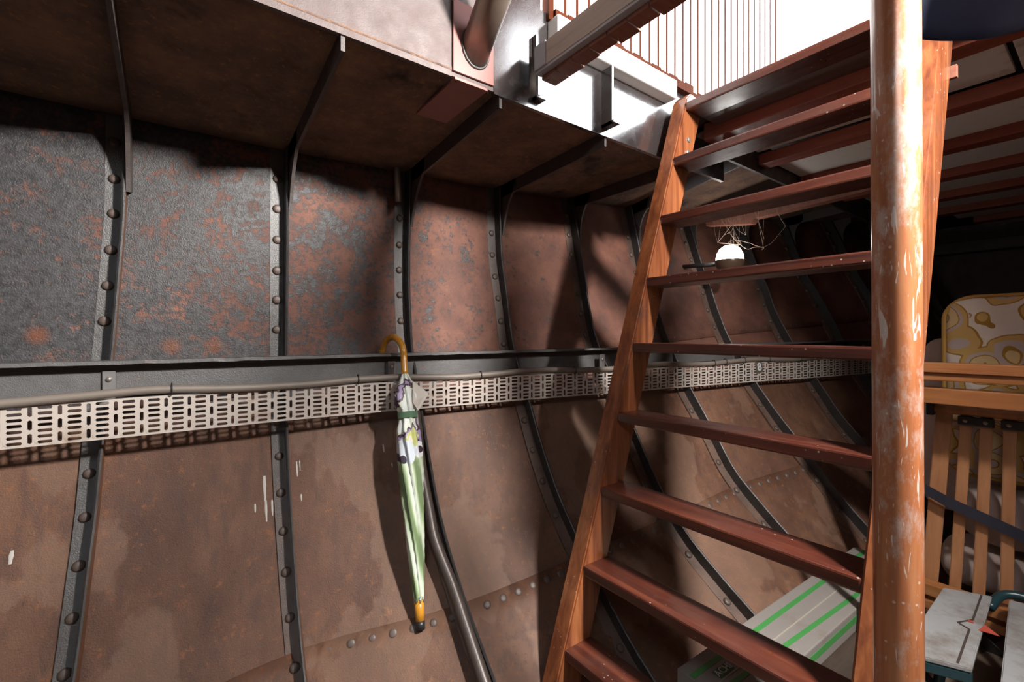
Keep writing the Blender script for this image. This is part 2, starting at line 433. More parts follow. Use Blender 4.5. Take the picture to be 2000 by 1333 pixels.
wall_left = tag(empty('wall_left'), 'riveted rust-brown steel hull side with frames', None, None, 'structure')
def seamA(n): return -.05 + .03 * (n - 3.5)
def seamB(n): return -.842 + .047 * n
def strake(top, bot, off, rows):
    ns = [-3 + i * .25 for i in range(61)]; vs, fs = [], []
    for n in ns:
        a, b = top(n), bot(n)
        for r in range(rows + 1):
            z = a + (b - a) * r / rows; vs.append(H(n, z) - Hn(n, z) * off)
    R = rows + 1
    for i in range(len(ns) - 1):
        for r in range(rows): fs.append((i * R + r, i * R + r + 1, (i + 1) * R + r + 1, (i + 1) * R + r))
    o = obj('hull_plate', mesh('hull_plate', vs, fs, True), HULL, wall_left)
    md = o.modifiers.new('thick', 'SOLIDIFY'); md.thickness = .006; md.offset = 1 if True else -1
    return o
pl_up = strake(lambda n: deckZ(n) + .02, lambda n: seamA(n) - .03, .0, 16)
pl_mid = strake(lambda n: seamA(n), seamB, .006, 18)
pl_low = strake(lambda n: seamB(n) + .035, lambda n: -1.15, .0, 10)

# rivets: one shared dome
def rivet_me():
    pr = [(.0118, -.002), (.0116, .002), (.0105, .0050), (.0078, .0066), (.004, .0073)]
    vs, fs = [], []; seg = 10
    for r, z in pr:
        for j in range(seg):
            a = 2 * math.pi * j / seg; vs.append((r * math.cos(a), r * math.sin(a), z))
    for i in range(len(pr) - 1):
        for j in range(seg):
            k = (j + 1) % seg; fs.append((i * seg + j, i * seg + k, (i + 1) * seg + k, (i + 1) * seg + j))
    fs.append(tuple((len(pr) - 1) * seg + j for j in range(seg)))
    m = mesh('rivet', vs, fs, True); m.materials.append(RIVET); return m
RV = rivet_me()
def rivet(p, nrm, parent, s=1.0):
    o = bpy.data.objects.new('rivet', RV); COL.objects.link(o); o.parent = parent
    o.location = p; o.rotation_euler = nrm.to_track_quat('Z', 'Y').to_euler(); o.scale = (s * random.uniform(.94, 1.06),) * 2 + (s,)
    return o

def hull_frame(n):
    top = deckZ(n) - .005; zs = [top - i * (top + 1.12) / 40 for i in range(41)]
    LEG, FL, T = .040, .046, .007
    vs, fs = [], []
    for i, z in enumerate(zs):
        p = H(n, z); nn = Hn(n, z)
        ax = (H(n + .05, z) - H(n - .05, z)).normalized()          # forward along the plating
        fl = FL + .004 * mnoise.noise(V((n * 3.1, z * 9, 0)))
        b = p + nn * .0005
        sec = [b - ax * LEG, b - ax * LEG + nn * T, b - ax * T + nn * T, b - ax * T + nn * (fl - .002), b - ax * T * .5 + nn * fl, b + nn * (fl - .002), b]
        vs += sec
    k = 7
    for i in range(len(zs) - 1):
        for j in range(k):
            m = (j + 1) % k; fs.append((i * k + j, i * k + m, (i + 1) * k + m, (i + 1) * k + j))
    fs.append(tuple(range(k))); fs.append(tuple((len(zs) - 1) * k + j for j in range(k))[::-1])
    bm = bmesh.new(); bv = [bm.verts.new(v) for v in vs]
    for f in fs: bm.faces.new([bv[q] for q in f])
    bm.faces.ensure_lookup_table()
    for q, f in enumerate(bm.faces):
        if q % k in (0, 1): f.material_index = 1
        if q % k == 5: f.material_index = 2  # forward face of the flange brown, its other faces black
    fm = bm_mesh('hull_frame', bm); fm.materials.append(FRAME); fm.materials.append(LEGM); fm.materials.append(BROWNFACE)
    o = obj('hull_frame', fm, FRAME, wall_left)
    z = deckZ(n) - .07 - (n * 13 % 5) * .006
    while z > -1.0:
        if abs(z + .09) > .045:
            p = H(n, z); nn = Hn(n, z); ax = (H(n + .05, z) - H(n - .05, z)).normalized()
            rivet(p + nn * (.0075) - ax * .023 + V((0, 0, random.uniform(-.002, .002))), nn, o)
        z -= .084 if z > -.2 else .092
for n in range(-1, 13): hull_frame(n)
# rivet rows along the two plate seams
n = 3.25
while n < 8.9:
    if abs(n - round(n)) > .12:
        z = seamA(n) - .014; rivet(H(n, z) + Hn(n, z) * .0005, Hn(n, z), pl_up, .85)
    n += .115
n = 1.02
while n < 6.6:
    if abs(n - round(n)) > .1:
        z = seamB(n) + .018; rivet(H(n, z) + Hn(n, z) * .0005, Hn(n, z), pl_low, 1.05)
    n += .125

# knees joining the frames to the deck beams
def knee(n, reach=.14, drop=.19):
    zt = deckZ(n); top = H(n, zt); T = .008
    yi = top.y - reach; zb = zt - drop
    lowp = H(n, zb)
    pts = [V((lowp.x, lowp.y - .044, zb)), V((top.x, top.y - .002, zb + .01)), V((top.x, top.y - .002, zt - .002)), V((top.x, yi, zt + .025)), V((top.x, yi, zt - .028))]
    c0, c1 = V((top.x, yi, zt - .028)), V((lowp.x, lowp.y - .044, zb)); ctl = V((top.x, top.y - .075, zt - .07))
    for i in range(1, 8):
        t = i / 8; pts.append(c0 * (1 - t) ** 2 + ctl * 2 * t * (1 - t) + c1 * t * t)
    prism('knee_bracket', pts, (T, 0, 0), DECKBEAM, wall_left)
for n in range(-1, 10): knee(n)

# side stringer: an angle bar running across the frames, flange on top
def strZ(n): return -.057 + .0005 * max(n, 0) ** 2
def sweep_bar(name, sec_fn, ns, mat, parent, smooth=False):
    vs, fs = [], []; k = None
    for n in ns:
        s = sec_fn(n); k = len(s); vs += s
    for i in range(len(ns) - 1):
        for j in range(k):
            m = (j + 1) % k; fs.append((i * k + j, i * k + m, (i + 1) * k + m, (i + 1) * k + j))
    fs.append(tuple(range(k))); fs.append(tuple((len(ns) - 1) * k + j for j in range(k))[::-1])
    bm = bmesh.new(); bv = [bm.verts.new(v) for v in vs]
    for f in fs: bm.faces.new([bv[q] for q in f])
    return obj(name, bm_mesh(name, bm, smooth), mat, parent)
def inw(n, z):
    v = Hn(n, z); v.z = 0; return v.normalized()
def str_sec(n):
    z = strZ(n); p = H(n, z); w = inw(n, z); rag = .0022 * mnoise.noise(V((n * 9, 0, 4)))
    a, b, t = .049, .094 + rag * 1.5, .008; h = .074
    q = lambda off, dz: V((p.x + w.x * off, p.y + w.y * off, z + dz))
    return [q(a, 0), q(b, rag), q(b, -t + rag), q(a + t, -t), q(a + t, -h), q(a, -h)]
sweep_bar('side_stringer', str_sec, [-2.6 + i * .06 for i in range(244)], STRING, wall_left)

# pale paint drips
def px_ray(u, v):
    k = (u - 1000) / 889.0
    return V((.596 + .803 * k, .803 - .596 * k, (655 - v) / 889.0))
def on_hull(u, v, off=.0):
    r = px_ray(u, v); lo, hi = .3, 5.0
    def f(t):
        p = r * t; n = (p.x - X0) / SPAN
        for _ in range(4):
            n -= (H(n, p.z).x - p.x) / SPAN
        return p.y - (H(n, p.z).y), n
    while f(lo)[0] < 0 and lo < 5: lo += .02
    hi = lo; lo -= .02
    for _ in range(30):
        m = (lo + hi) / 2
        if f(m)[0] < 0: lo = m
        else: hi = m
    p = r * lo; n = f(lo)[1]
    return H(n, p.z) + Hn(n, p.z) * off, n
def drip(u, v0, v1, w):
    a, n = on_hull(u, v0); zz = on_hull(u, v1)[0].z; vs = []; m = 6
    for i in range(m + 1):
        z = a.z + (zz - a.z) * i / m; p = H(n, z); nn = Hn(n, z); ax = (H(n + .05, z) - H(n - .05, z)).normalized()
        h = w / 2 * (.6 + .4 * math.sin(3.1 * i / m + .3)) + random.uniform(-.0004, .0004)
        off = .0015 - .006 * 0
        vs += [p + nn * off - ax * h, p + nn * (off + .001), p + nn * off + ax * h]
    fs = []
    for i in range(m):
        for j in range(2): fs.append((i * 3 + j, i * 3 + j + 1, i * 3 + j + 4, i * 3 + j + 3))
    obj('paint_drip', mesh('paint_drip', vs, fs, True), DRIPM, wall_left)
for a in ((516, 930, 980, .007), (519, 978, 1020, .006), (531, 977, 1008, .005), (498, 985, 1002, .004), (579, 902, 932, .004), (585, 900, 920, .003), (588, 966, 980, .004), (24, 1076, 1102, .007), (748, 868, 884, .005), (765, 905, 914, .003)): drip(*a)

# short metal tube under the deck edge
p, _ = on_hull(768, 336, .03); q, _ = on_hull(770, 398, .03)
st = tube('pipe_stub', [p + V((0, 0, .05)), p, q], [.011, .011, .010], BRASS, wall_left)

# ------------------------------------------------------------------ deck (ceiling), hatch coaming, deckhouse
ceiling = tag(empty('ceiling'), 'rusty steel side deck overhead with beams', None, None, 'structure')
YC, ZC = .88, .568
def deck_strip(ns, inner, mat):
    vs, fs = [], []; R = 9
    for n in ns:
        a = H(n, deckZ(n)); b = inner(n, a)
        for j in range(R): vs.append(a.lerp(b, j / (R - 1)) + V((0, 0, .0)))
    for i in range(len(ns) - 1):
        for j in range(R - 1): fs.append((i * R + j, (i + 1) * R + j, (i + 1) * R + j + 1, i * R + j + 1))
    o = obj('deck_plate', mesh('deck_plate', vs, fs, True), mat, ceiling)
    md = o.modifiers.new('thick', 'SOLIDIFY'); md.thickness = .01; md.offset = 0
    return o
deck_strip([-3 + i * .25 for i in range(30)], lambda n, a: V((a.x, YC, ZC + .018)), DECK)
deck_strip([4.25 + i * .25 for i in range(32)], lambda n, a: V((a.x, min(.80, a.y - .1), .70)), DECK)
def side_beam(n):
    x = H(n, .5).x; a = H(n, deckZ(n)); T = .008
    if x < 1.42: yi, zi = YC + .004, ZC + .017
    else: yi, zi = min(.80, a.y - .12), .695
    pts = [V((x, a.y - .01, a.z)), V((x, yi, zi)), V((x, yi, zi - .046)), V((x, a.y - .01, a.z - .05))]
    prism('deck_beam', pts, (T, 0, 0), DECKBEAM, ceiling)
    pts = [V((x, a.y - .01, a.z - .05)), V((x, yi, zi - .046)), V((x, yi, zi - .040)), V((x, a.y - .01, a.z - .044))]
    return
for n in range(-1, 9): side_beam(n)

trim_1 = tag(empty('trim_1'), 'steel hatch coaming along the hatch edge overhead', None, None, 'structure')
box('coaming_plate', (-1.2, YC, ZC), (.488, YC + .01, 1.0), RUSTY, trim_1)
box('coaming_plate', (.488, YC + .001, ZC + .002), (.600, YC + .011, 1.0), RUSTY, trim_1)
box('coaming_plate', (.600, YC - .002, ZC - .004), (1.62, YC + .010, .82), BLACK, trim_1)
box('coaming_plate', (.600, YC - .001, .82), (.742, YC + .010, 1.0), BLACK, trim_1)
box('primer_plate', (.490, YC - .005, ZC + .012), (.597, YC, ZC + .17), PRIMER, trim_1, .001)
box('primer_plate', (.492, .872, ZC - .008), (.578, 1.07, ZC - .002), PRIMER, trim_1, .001)
pd = V((-.06, -.80, .60)).normalized(); pb = V((.549, YC + .02, .628))
tube('stub_pipe', [pb, pb + pd * .2, pb + pd * .42], .034, PIPEM, trim_1, 28)
ring = []
sx = V((1, 0, 0)); sy = pd.cross(sx).normalized()
for j in range(41):
    a = 2 * math.pi * j / 40; d = (sx * math.cos(a) + sy * math.sin(a)) * .0345
    o_ = pb + d; o_ = o_ + pd * ((YC - .006 - o_.y) / pd.y); ring.append(o_ + V((random.uniform(-.0008, .0008), 0, random.uniform(-.0008, .0008))))
tube('weld_bead', ring, .0032, FRAME, trim_1, 8)
for bx, pr in ((.715, .016), (.965, .040)):
    bm = bmesh.new(); bm_box(bm, (bx, YC - pr, .585), (bx + .007, YC - .002, .742), .0)
    bm_box(bm, (bx - .0, YC - pr - .006, .585), (bx + .028, YC - .002, .591), .0)
    obj('coaming_bracket', bm_mesh('coaming_bracket', bm), BLACK, trim_1)
box('ledge', (.765, .838, .742), (1.268, .880, .800), WHITEP, trim_1, .004)

wall_upper = tag(empty('wall_upper'), 'white tongue and groove boards of the deckhouse above the hatch', None, None, 'structure')
bme = None
for i in range(28):
    x = .775 + i * .044
    if bme is None:
        bm = bmesh.new(); bm_box(bm, (0, .866, .818), (.0345, .8700, 2.1), .0005, 1); bme = bm_mesh('board', bm); bme.materials.append(WHITEP)
    o = bpy.data.objects.new('board', bme); COL.objects.link(o); o.parent = wall_upper; o.location = (x, 0, .008 * (i % 2))
box('backing_board', (.76, .8670, .80), (2.02, .894, 2.1), GAPM, wall_upper)
for i in range(14):
    x = .775 + i * .044
    box('trim_block', (x, .858, .8005), (x + .043, .8688, .826 + .004 * (i % 2)), GAPM, wall_upper)

hb = thing('hatch_beam', 'grey weathered wooden beam crossing the hatch beside the steel pipe', 'beam', (.70, .85, .636))
box('beam_timber', (0, -1.35, .0), (.045, -.04, .056), GREYBEAM, hb, .002)
box('end_plate', (-.003, -.04, .0), (.046, .0, .058), GREYPAINT, hb, .002)
box('painted_edge', (.002, -1.35, -.006), (.020, -.0, .0), GREYPAINT, hb)
for i in range(26):
    y1 = -.005 - i * .052; d = random.uniform(.0, .012)
    box('batten', (.018, y1 - .049, -.016), (.052 + d, y1, -.004 - .002 * (i % 2)), REDBOARD, hb)

box('sky_block_roof', (.64, -.68, 2.1), (2.06, .90, 2.13), REDBOARD, wall_upper)  # unseen boards added around the hatch to cut down the sky light
box('sky_block_aft', (.64, -.66, 1.016), (.70, .90, 2.1), REDBOARD, wall_upper)
box('sky_block_far', (.70, -.66, .736), (1.75, -.63, 2.1), REDBOARD, wall_upper)
# hatch end beam, forward deck with beams and panels
ceil_f = tag(empty('ceiling.001'), 'red deck beams with grey white panels overhead forward of the ladder', None, None, 'structure')
box('landing_board', (1.345, -.6, .690), (1.432, .80, .714), PLANK, ceil_f, .002)
box('deck_beam', (1.432, -1.5, .655), (1.50, .846, .712), REDBEAM, ceil_f, .003)
for n in range(5, 11):
    x = X0 + SPAN * n
    yl = {5: .80, 6: .80, 7: .78, 8: .70, 9: .62, 10: .5}[n]
    box('deck_beam', (x, -1.5, .622), (x + .066, yl, .662), REDBEAM, ceil_f, .004)
for n in range(4, 11):
    x = 1.505 if n == 4 else X0 + SPAN * n + .068
    x2 = X0 + SPAN * (n + 1) - .002
    yl = {4: .80, 5: .80, 6: .79, 7: .72, 8: .66, 9: .56, 10: .5}[n]
    g = .165 if n == 4 else .15
    box('deck_panel', (x, g, .655 + (.012 if n == 4 else 0)), (x2, yl, .680), PANEL, ceil_f, .002)
    box('deck_panel', (x, -1.5, .657 + (.012 if n == 4 else 0)), (x2, g - .012, .682), PANEL, ceil_f, .002)
box('deck_backing', (1.34, -1.72, .716), (4.2, .878, .745), BULK, ceil_f)
# broken, notched carlin behind the ladder
xx = 2.05
poly = [(1.20, .525), (1.20, .555), (.90, .583), (.885, .583), (.80, .548), (.795, .59), (.785, .596), (.66, .555), (.50, .575), (.50, .535), (.70, .525), (.97, .515), (.99, .495)]
prism('notched_carlin', [V((xx, y, z)) for y, z in poly], (.045, 0, 0), REDBOARD, ceil_f)
box('steel_carling', (1.50, .805, .60), (3.3, .815, .70), DECKBEAM, ceil_f)

# far and unseen sides of the compartment
wf = tag(empty('wall_forward'), 'dark rusty bulkhead closing the bow', None, None, 'structure')
box('bulkhead_plate', (4.16, -1.7, -1.2), (4.19, 1.3, .75), BULK, wf)
for y in (-1.2, -.75, -.3, .15):
    box('stiffener', (4.12, y, -1.2), (4.16, y + .012, .72), BULK, wf)
box('bulkhead_beam', (4.06, -1.6, .53), (4.16, 1.2, .60), DECKBEAM, wf, .004)
wr = tag(empty('wall_right'), 'opposite hull side behind the camera', None, None, 'structure')
box('hull_plate', (-1.25, -1.72, -1.2), (4.2, -1.70, 1.02), HULL, wr)
wb = tag(empty('wall_back'), 'aft bulkhead behind the camera', None, None, 'structure')
box('bulkhead_plate', (-1.25, -1.7, -1.2), (-1.22, 1.5, 1.02), BULK, wb)
cover = tag(empty('ceiling.002'), 'deck over the after part of the hold with an added skylight gap', None, None, 'structure')
box('deck_plate', (-1.25, -.20, 1.0), (.70, .89, 1.015), DECK, cover)  # plates leave a skylight gap, added behind the camera as fill light
box('deck_plate', (-1.25, -1.7, 1.0), (.70, -.90, 1.015), DECK, cover)
box('deck_plate', (-.30, -.90, 1.0), (.70, -.20, 1.015), DECK, cover)
box('deck_plate', (-1.25, -.90, 1.0), (-.95, -.20, 1.015), DECK, cover)
box('deck_plate', (.70, -1.7, .72), (1.432, -.62, .735), DECK, cover)
box('deck_plate', (.685, -1.7, .72), (.70, -.62, 1.0), DECK, cover)
floor = tag(empty('floor'), 'wooden floor boards, lightened for bounce light, in the bottom of the hold', None, None, 'structure')
box('light_seal_plate', (-1.3, -1.75, -1.165), (4.3, 1.5, -1.150), BULK, floor)  # unseen slab added to stop sky light leaking in from below
for i in range(16):
    y = .62 - i * .145
    box('floor_board', (-1.2, y - .143, -1.03), (4.1, y, -1.005), FLOORM, floor, .002, seg=1)

# ------------------------------------------------------------------ ladder
LX = lambda z: 1.2565 + .3424 * (z - .712)
lad = thing('ship_ladder', 'steep mahogany companion ladder with flat treads rising to the bright hatch', 'ladder', (LX(-1.003), .52, -1.003))
B = lad.location.copy()
def stringer(y0, y1, ztop):
    zb = -1.003; a = .004; w = .088
    p = [V((LX(zb) - a, y0, zb)), V((LX(zb) + w, y0, zb)), V((LX(ztop) + w, y0, ztop)), V((LX(ztop) + .02, y0, ztop + .012)), V((LX(ztop) - a, y0, ztop - .01))]
    prism('stringer', [q - B for q in p], (0, y1 - y0, 0), LADZ, lad, .004)
stringer(.800, .850, .738)
stringer(.215, .250, .80)
for i in range(10):
    z = .712 - .1834 * i
    if z < -.98: break
    x = LX(z)
    bm = bmesh.new(); bm_box(bm, V((x - .003, .2495, z - .025)) - B, V((x + .086, .8005, z)) - B, .004, 2)
    # slight wear: jitter
    for v in bm.verts: v.co.z += .0012 * mnoise.noise(V((v.co.x * 20, v.co.y * 6, i)))
    t = obj('tread', bm_mesh('tread', bm), LADY, lad)
for z in (.60, .56):
    M = Matrix.Translation(V((LX(z) + .05 + (.6 - z) * .2, .7995, z)) - B) @ Matrix.Rotation(math.pi / 2, 4, 'X')
    lathe('bolt', [(.0, .004), (.006, .004), (.008, .002), (.008, -.003)], BRASS, lad, 14, M)
bm = bmesh.new(); bm_box(bm, V((LX(.55) + .085, .205, .53)) - B, V((LX(.55) + .096, .225, .556)) - B, .001)
obj('cleat', bm_mesh('cleat', bm), REDBOARD, lad)

pole = tag(tube('handrail_pole', [(0, 0, 0), (-.002, 0, .5), (-.006, .001, 1.0), (-.009, .002, 1.45), (-.013, .003, 2.2)], .0262, POLE, None, 32),
           'thick worn varnished wooden pole standing in front of the ladder', 'pole')
pole.location = (.769, .178, -1.004)

# ------------------------------------------------------------------ cable tray, cable, conduit
def trayZ(n): return -.139 + .0005 * max(n, 0) ** 2
def tray_pt(n, off):
    z = trayZ(n); p = H(n, -.12); w = inw(n, -.12)
    return V((p.x + w.x * off, p.y + w.y * off, z))
nsamp = [-2.2 + i * .02 for i in range(690)]
path = [tray_pt(n, .108) for n in nsamp]
acc = [0.0]
for i in range(1, len(path)): acc.append(acc[-1] + (path[i] - path[i - 1]).length)
def at_s(s, h, back=0.0):
    import bisect
    i = max(0, min(len(acc) - 2, bisect.bisect_right(acc, s) - 1)); t = (s - acc[i]) / (acc[i + 1] - acc[i])
    p = path[i].lerp(path[i + 1], t)
    if back:
        d = (path[i + 1] - path[i]); w = V((-d.y, d.x, 0)).normalized(); w = w if w.y > 0 else -w
        p = p + w * back
    return V((p.x, p.y, p.z + h))
vs, fs = [], []
def cell(s0, s1, h0, h1, L, Hh):
    sc, hc = (s0 + s1) / 2, (h0 + h1) / 2
    outer = [(s1, hc), (s1, h1), (sc, h1), (s0, h1), (s0, hc), (s0, h0), (sc, h0), (s1, h0)]
    r = min(L, Hh) * .32; a, b = L / 2, Hh / 2
    if L > Hh: inner = [(a, 0), (a - r, b), (0, b), (-a + r, b), (-a, 0), (-a + r, -b), (0, -b), (a - r, -b)]
    else: inner = [(a, 0), (a, b - r), (0, b), (-a, b - r), (-a, 0), (-a, -b + r), (0, -b), (a, -b + r)]
    k = len(vs)
    vs.extend(at_s(*q) for q in outer); vs.extend(at_s(sc + x, hc + y) for x, y in inner)
    for j in range(8):
        m = (j + 1) % 8; fs.append((k + j, k + m, k + 8 + m, k + 8 + j))
P, HT = .0435, .0812
s = 0.0
while s + P < acc[-1]:
    for r in range(7):
        h1 = -.0015 - r * HT / 7; cell(s, s + .0300, h1 - HT / 7, h1, .0225, .0064)
    for r in range(3):
        h1 = -.0015 - r * HT / 3; cell(s + .0300, s + P, h1 - HT / 3, h1, .0066, .0205)
    for (ha, hb_, ba, bb) in ((-.0015, 0, 0, 0), (0, 0, 0, .014), (-.0015 - HT, -.0845, 0, 0), (-.0845, -.0845, 0, .014)):
        k = len(vs); vs.extend([at_s(s, ha, ba), at_s(s + P, ha, ba), at_s(s + P, hb_, bb), at_s(s, hb_, bb)]); fs.append((k, k + 1, k + 2, k + 3))
    s += P
tray = thing('cable_tray', 'long pale perforated metal cable tray running along the hull', 'cable tray', (0, 0, 0))
bm = bmesh.new(); bv = [bm.verts.new(v) for v in vs]
for f in fs: bm.faces.new([bv[q] for q in f])
bmesh.ops.remove_doubles(bm, verts=bm.verts, dist=.00005)
tm = obj('perforated_strip', bm_mesh('perforated_strip', bm), TRAY, tray)
md = tm.modifiers.new('thick', 'SOLIDIFY'); md.thickness = .0014; md.offset = 0
def n_at_px(u):          # frame coordinate where the tray crosses a given column
    return min(nsamp, key=lambda n: abs((lambda p: 1000 + 889 * (.803 * p.x - .596 * p.y) / (.596 * p.x + .803 * p.y))(tray_pt(n, .108)) - u))
for u in (772, 1192, 1470, 1707, 210):
    n = n_at_px(u); i = nsamp.index(n); d = (path[i + 1] - path[i]).normalized(); w = V((d.y, -d.x, 0)); w = w if w.y < 0 else -w
    a = tray_pt(n, .0575); f = tray_pt(n, .1075)
    M = Matrix((( d.x, w.x, 0, 0), (d.y, w.y, 0, 0), (0, 0, 1, 0), (0, 0, 0, 1)))
    bm = bmesh.new()
    bm_box(bm, (-.011, .0005, -.012), (.011, .0025, .058), 0, 1, Matrix.Translation(a) @ M)
    bm_box(bm, (-.011, 0, -.010), (.011, .050, -.008), 0, 1, Matrix.Translation(a) @ M)
    c = obj('clip', bm_mesh('clip', bm), STEEL, tray)
    lathe('clip_bolt', [(.0, .004), (.005, .004), (.006, 0)], BRASS, c, 10, Matrix.Translation(a + V((0, 0, .04)) + w * .0025) @ Matrix.Rotation(math.pi / 2, 4, 'X'))
def text_mesh(txt, size):
    cu = bpy.data.curves.new('txt', 'FONT'); cu.body = txt; cu.size = size; cu.align_x = 'CENTER'; cu.align_y = 'CENTER'; cu.extrude = .0004
    o = bpy.data.objects.new('txt', cu); COL.objects.link(o); dg = bpy.context.evaluated_depsgraph_get()
    me = bpy.data.meshes.new_from_object(o.evaluated_get(dg)); bpy.data.objects.remove(o); me.materials.clear(); return me
n8 = n_at_px(1481); i = nsamp.index(n8); d = (path[i + 1] - path[i]).normalized(); w = V((d.y, -d.x, 0)); w = w if w.y < 0 else -w
pp = path[i] + V((0, 0, -.022)) + w * .003
M8 = Matrix(((d.x, 0, w.x, pp.x), (d.y, 0, w.y, pp.y), (0, 1, 0, pp.z), (0, 0, 0, 1))) @ Matrix.Rotation(math.radians(12), 4, 'Z')
e8 = obj('number_plate', text_mesh('8', .048), WHITEINK, tray); e8.matrix_world = M8; e8['label'] = 'pale figure 8 fixed to the tray'
e8.parent = tray
md = e8.modifiers.new('bold', 'SOLIDIFY'); md.thickness = .003; md.offset = 0
back8 = box('number_backing', (-.020, -.026, -.003), (.020, .026, -.0012), DKGREY, None, 0, M8); back8.parent = tray

cp = []
for i, n in enumerate([-2.2 + k * .1 for k in range(138)]):
    p = tray_pt(n, .113); sag = .0045 * math.sin(n * 4.4 + .6) + .003 * mnoise.noise(V((n * 2.7, 1, 0)))
    cp.append(p + V((0, 0, .010 + sag)))
cable = thing('power_cable', 'thick grey power cable tied along the top of the perforated tray', 'cable', (0, 0, 0))
tube('sheath', cp, .0095, CABLE, cable, 12)
for u in (-40, 332, 699, 937, 1120, 1392, 1415, 1450, 1500, 1560, 1620, 1680):
    n = n_at_px(u); k = min(range(len(cp)), key=lambda j: abs(-2.2 + j * .1 - n)); j = max(1, min(len(cp) - 2, k)); c = cp[j].lerp(cp[j + 1], 0); d = (cp[j + 1] - cp[j - 1]).normalized()
    t0 = (n - (-2.2 + j * .1)) / .1; c = cp[j] + (cp[j + 1] - cp[j]) * t0
    rr = []
    x = V((0, 0, 1)); y = d.cross(x).normalized()
    for q in range(17):
        a = 2 * math.pi * q / 16; rr.append(c + (x * math.cos(a) * 1.25 + y * math.sin(a)) * .0108)
    tube('cable_tie', rr, .0016, TIE, cable, 6)

cpts = []
for u, v in ((806, 775), (814, 830), (819, 885), (826, 936), (838, 1000), (850, 1058), (884, 1146), (913, 1234), (940, 1315)):
    cpts.append(on_hull(u, v)[0] * .968)
cpts.append(cpts[-1] + (cpts[-1] - cpts[-2]) * 1.3); cpts = smooth_path(cpts, 5)
b0 = cpts[-1].copy()
con = tag(obj('conduit_pipe', tube_mesh('conduit_pipe', [p - b0 for p in cpts], .0155, 16), CONDUIT), 'dark curved conduit pipe running down the hull beside the umbrella', 'pipe')
con.location = b0

# ------------------------------------------------------------------ umbrella
UT, UB = V((.541, 1.262, -.062)), V((.499, 1.058, -.742))
um = thing('umbrella', 'folded green patterned umbrella with a yellow crook handle hanging on the hull', 'umbrella', UB)
ax = (UB - UT).normalized(); L = (UB - UT).length
def U(t): return UT + ax * (L * t) - UB           # along the shaft, local
sx = V((1, 0, 0)); sx = (sx - ax * sx.dot(ax)).normalized(); sy = ax.cross(sx)
hp = []
cw = .0325; cv = V((-.011, .057, 0)); cw = .050; ctr = U(0) + cv; up = V((0, 0, 1))
for i in range(13):
    a = math.pi * i / 12; hp.append(ctr - cv * math.cos(a) + up * (cw + .006) * math.sin(a))
hp.append(hp[-1] - up * .012); hp.append(hp[-1] - up * .010)
hpath = [U(.075), U(.04)] + hp
tube('handle', smooth_path(hpath, 3), .0095, BENTWOOD, um, 16)
tube('shaft', [U(.07), U(.90)], .0045, TIE, um, 10)
# folded canopy: twisted pleats
rows = 46; seg = 64; vs = []; fs = []
def rad(t):
    K = [(.075, .007), (.10, .013), (.16, .023), (.205, .026), (.235, .0185), (.25, .0185), (.30, .025), (.40, .0265), (.55, .0235), (.70, .0185), (.85, .0125), (.91, .010)]
    for (a, ra), (b, rb) in zip(K, K[1:]):
        if t <= b: return ra + (rb - ra) * (t - a) / (b - a)
    return K[-1][1]
for i in range(rows + 1):
    t = .075 + (.91 - .075) * i / rows
    for j in range(seg):
        a = 2 * math.pi * j / seg
        fold = ((a * 8 / (2 * math.pi) + t * 3.2) % 1.0)
        r = 1.28 * rad(t) * (.72 + .36 * fold) * (1 + .05 * mnoise.noise(V((math.cos(a) * 2, math.sin(a) * 2, t * 14))))
        if .11 < t < .225:
            wgt = math.sin((t - .11) / .115 * math.pi)
            r += .017 * wgt * max(0, math.cos(a - .3)) ** 6 + .010 * wgt * max(0, math.cos(a - 2.8)) ** 8
        vs.append(U(t) + (sx * math.cos(a) + sy * math.sin(a)) * r)
for i in range(rows):
    for j in range(seg):
        k = (j + 1) % seg; fs.append((i * seg + j, i * seg + k, (i + 1) * seg + k, (i + 1) * seg + j))
fs.append(tuple(rows * seg + j for j in range(seg)))
cnp = obj('canopy', mesh('canopy', vs, fs, True), CANOPY, um)
def ringtube(t0, t1, r, mat, name, par):
    vs, fs = [], []; sg = 24
    for t in (t0, t1):
        for rr in (r, r + .0015):
            for j in range(sg):
                a = 2 * math.pi * j / sg; vs.append(U(t) + (sx * math.cos(a) + sy * math.sin(a)) * rr)
    for j in range(sg):
        k = (j + 1) % sg
        fs += [(sg + j, sg + k, 3 * sg + k, 3 * sg + j), (j, k, sg + k, sg + j), (2 * sg + j, 2 * sg + k, 3 * sg + k, 3 * sg + j)]
    return obj(name, mesh(name, vs, fs, True), mat, par)
ringtube(.232, .256, .0262, STRAPG, 'strap', cnp)
# loose flap of fabric sticking out above the strap
fa = [U(.11) + sx * .012 + sy * .022, U(.165) + sx * .058 + sy * .026, U(.232) + sx * .020 + sy * .028, U(.20) + sx * .004 + sy * .032]
prism('flap', fa, sy * .0015, PALECLOTH, cnp)
fb = [U(.15) - sx * .018 + sy * .016, U(.165) - sx * .040 + sy * .012, U(.225) - sx * .020 + sy * .020]
prism('flap', fb, sy * .0015, CANOPY, cnp)
for j in range(8):
    a = 2 * math.pi * j / 8 + .2; q = U(.905) + (sx * math.cos(a) + sy * math.sin(a)) * .0125
    tube('rib_tip', [q - ax * .006, q + ax * .006], .0016, STEEL, um, 6)
tube('ferrule', [U(.905), U(.94), U(.972)], [.0125, .0122, .0115], BENTWOOD, um, 18)
tube('tip', [U(.972), U(1.0)], [.0115, .0112], TIE, um, 18)

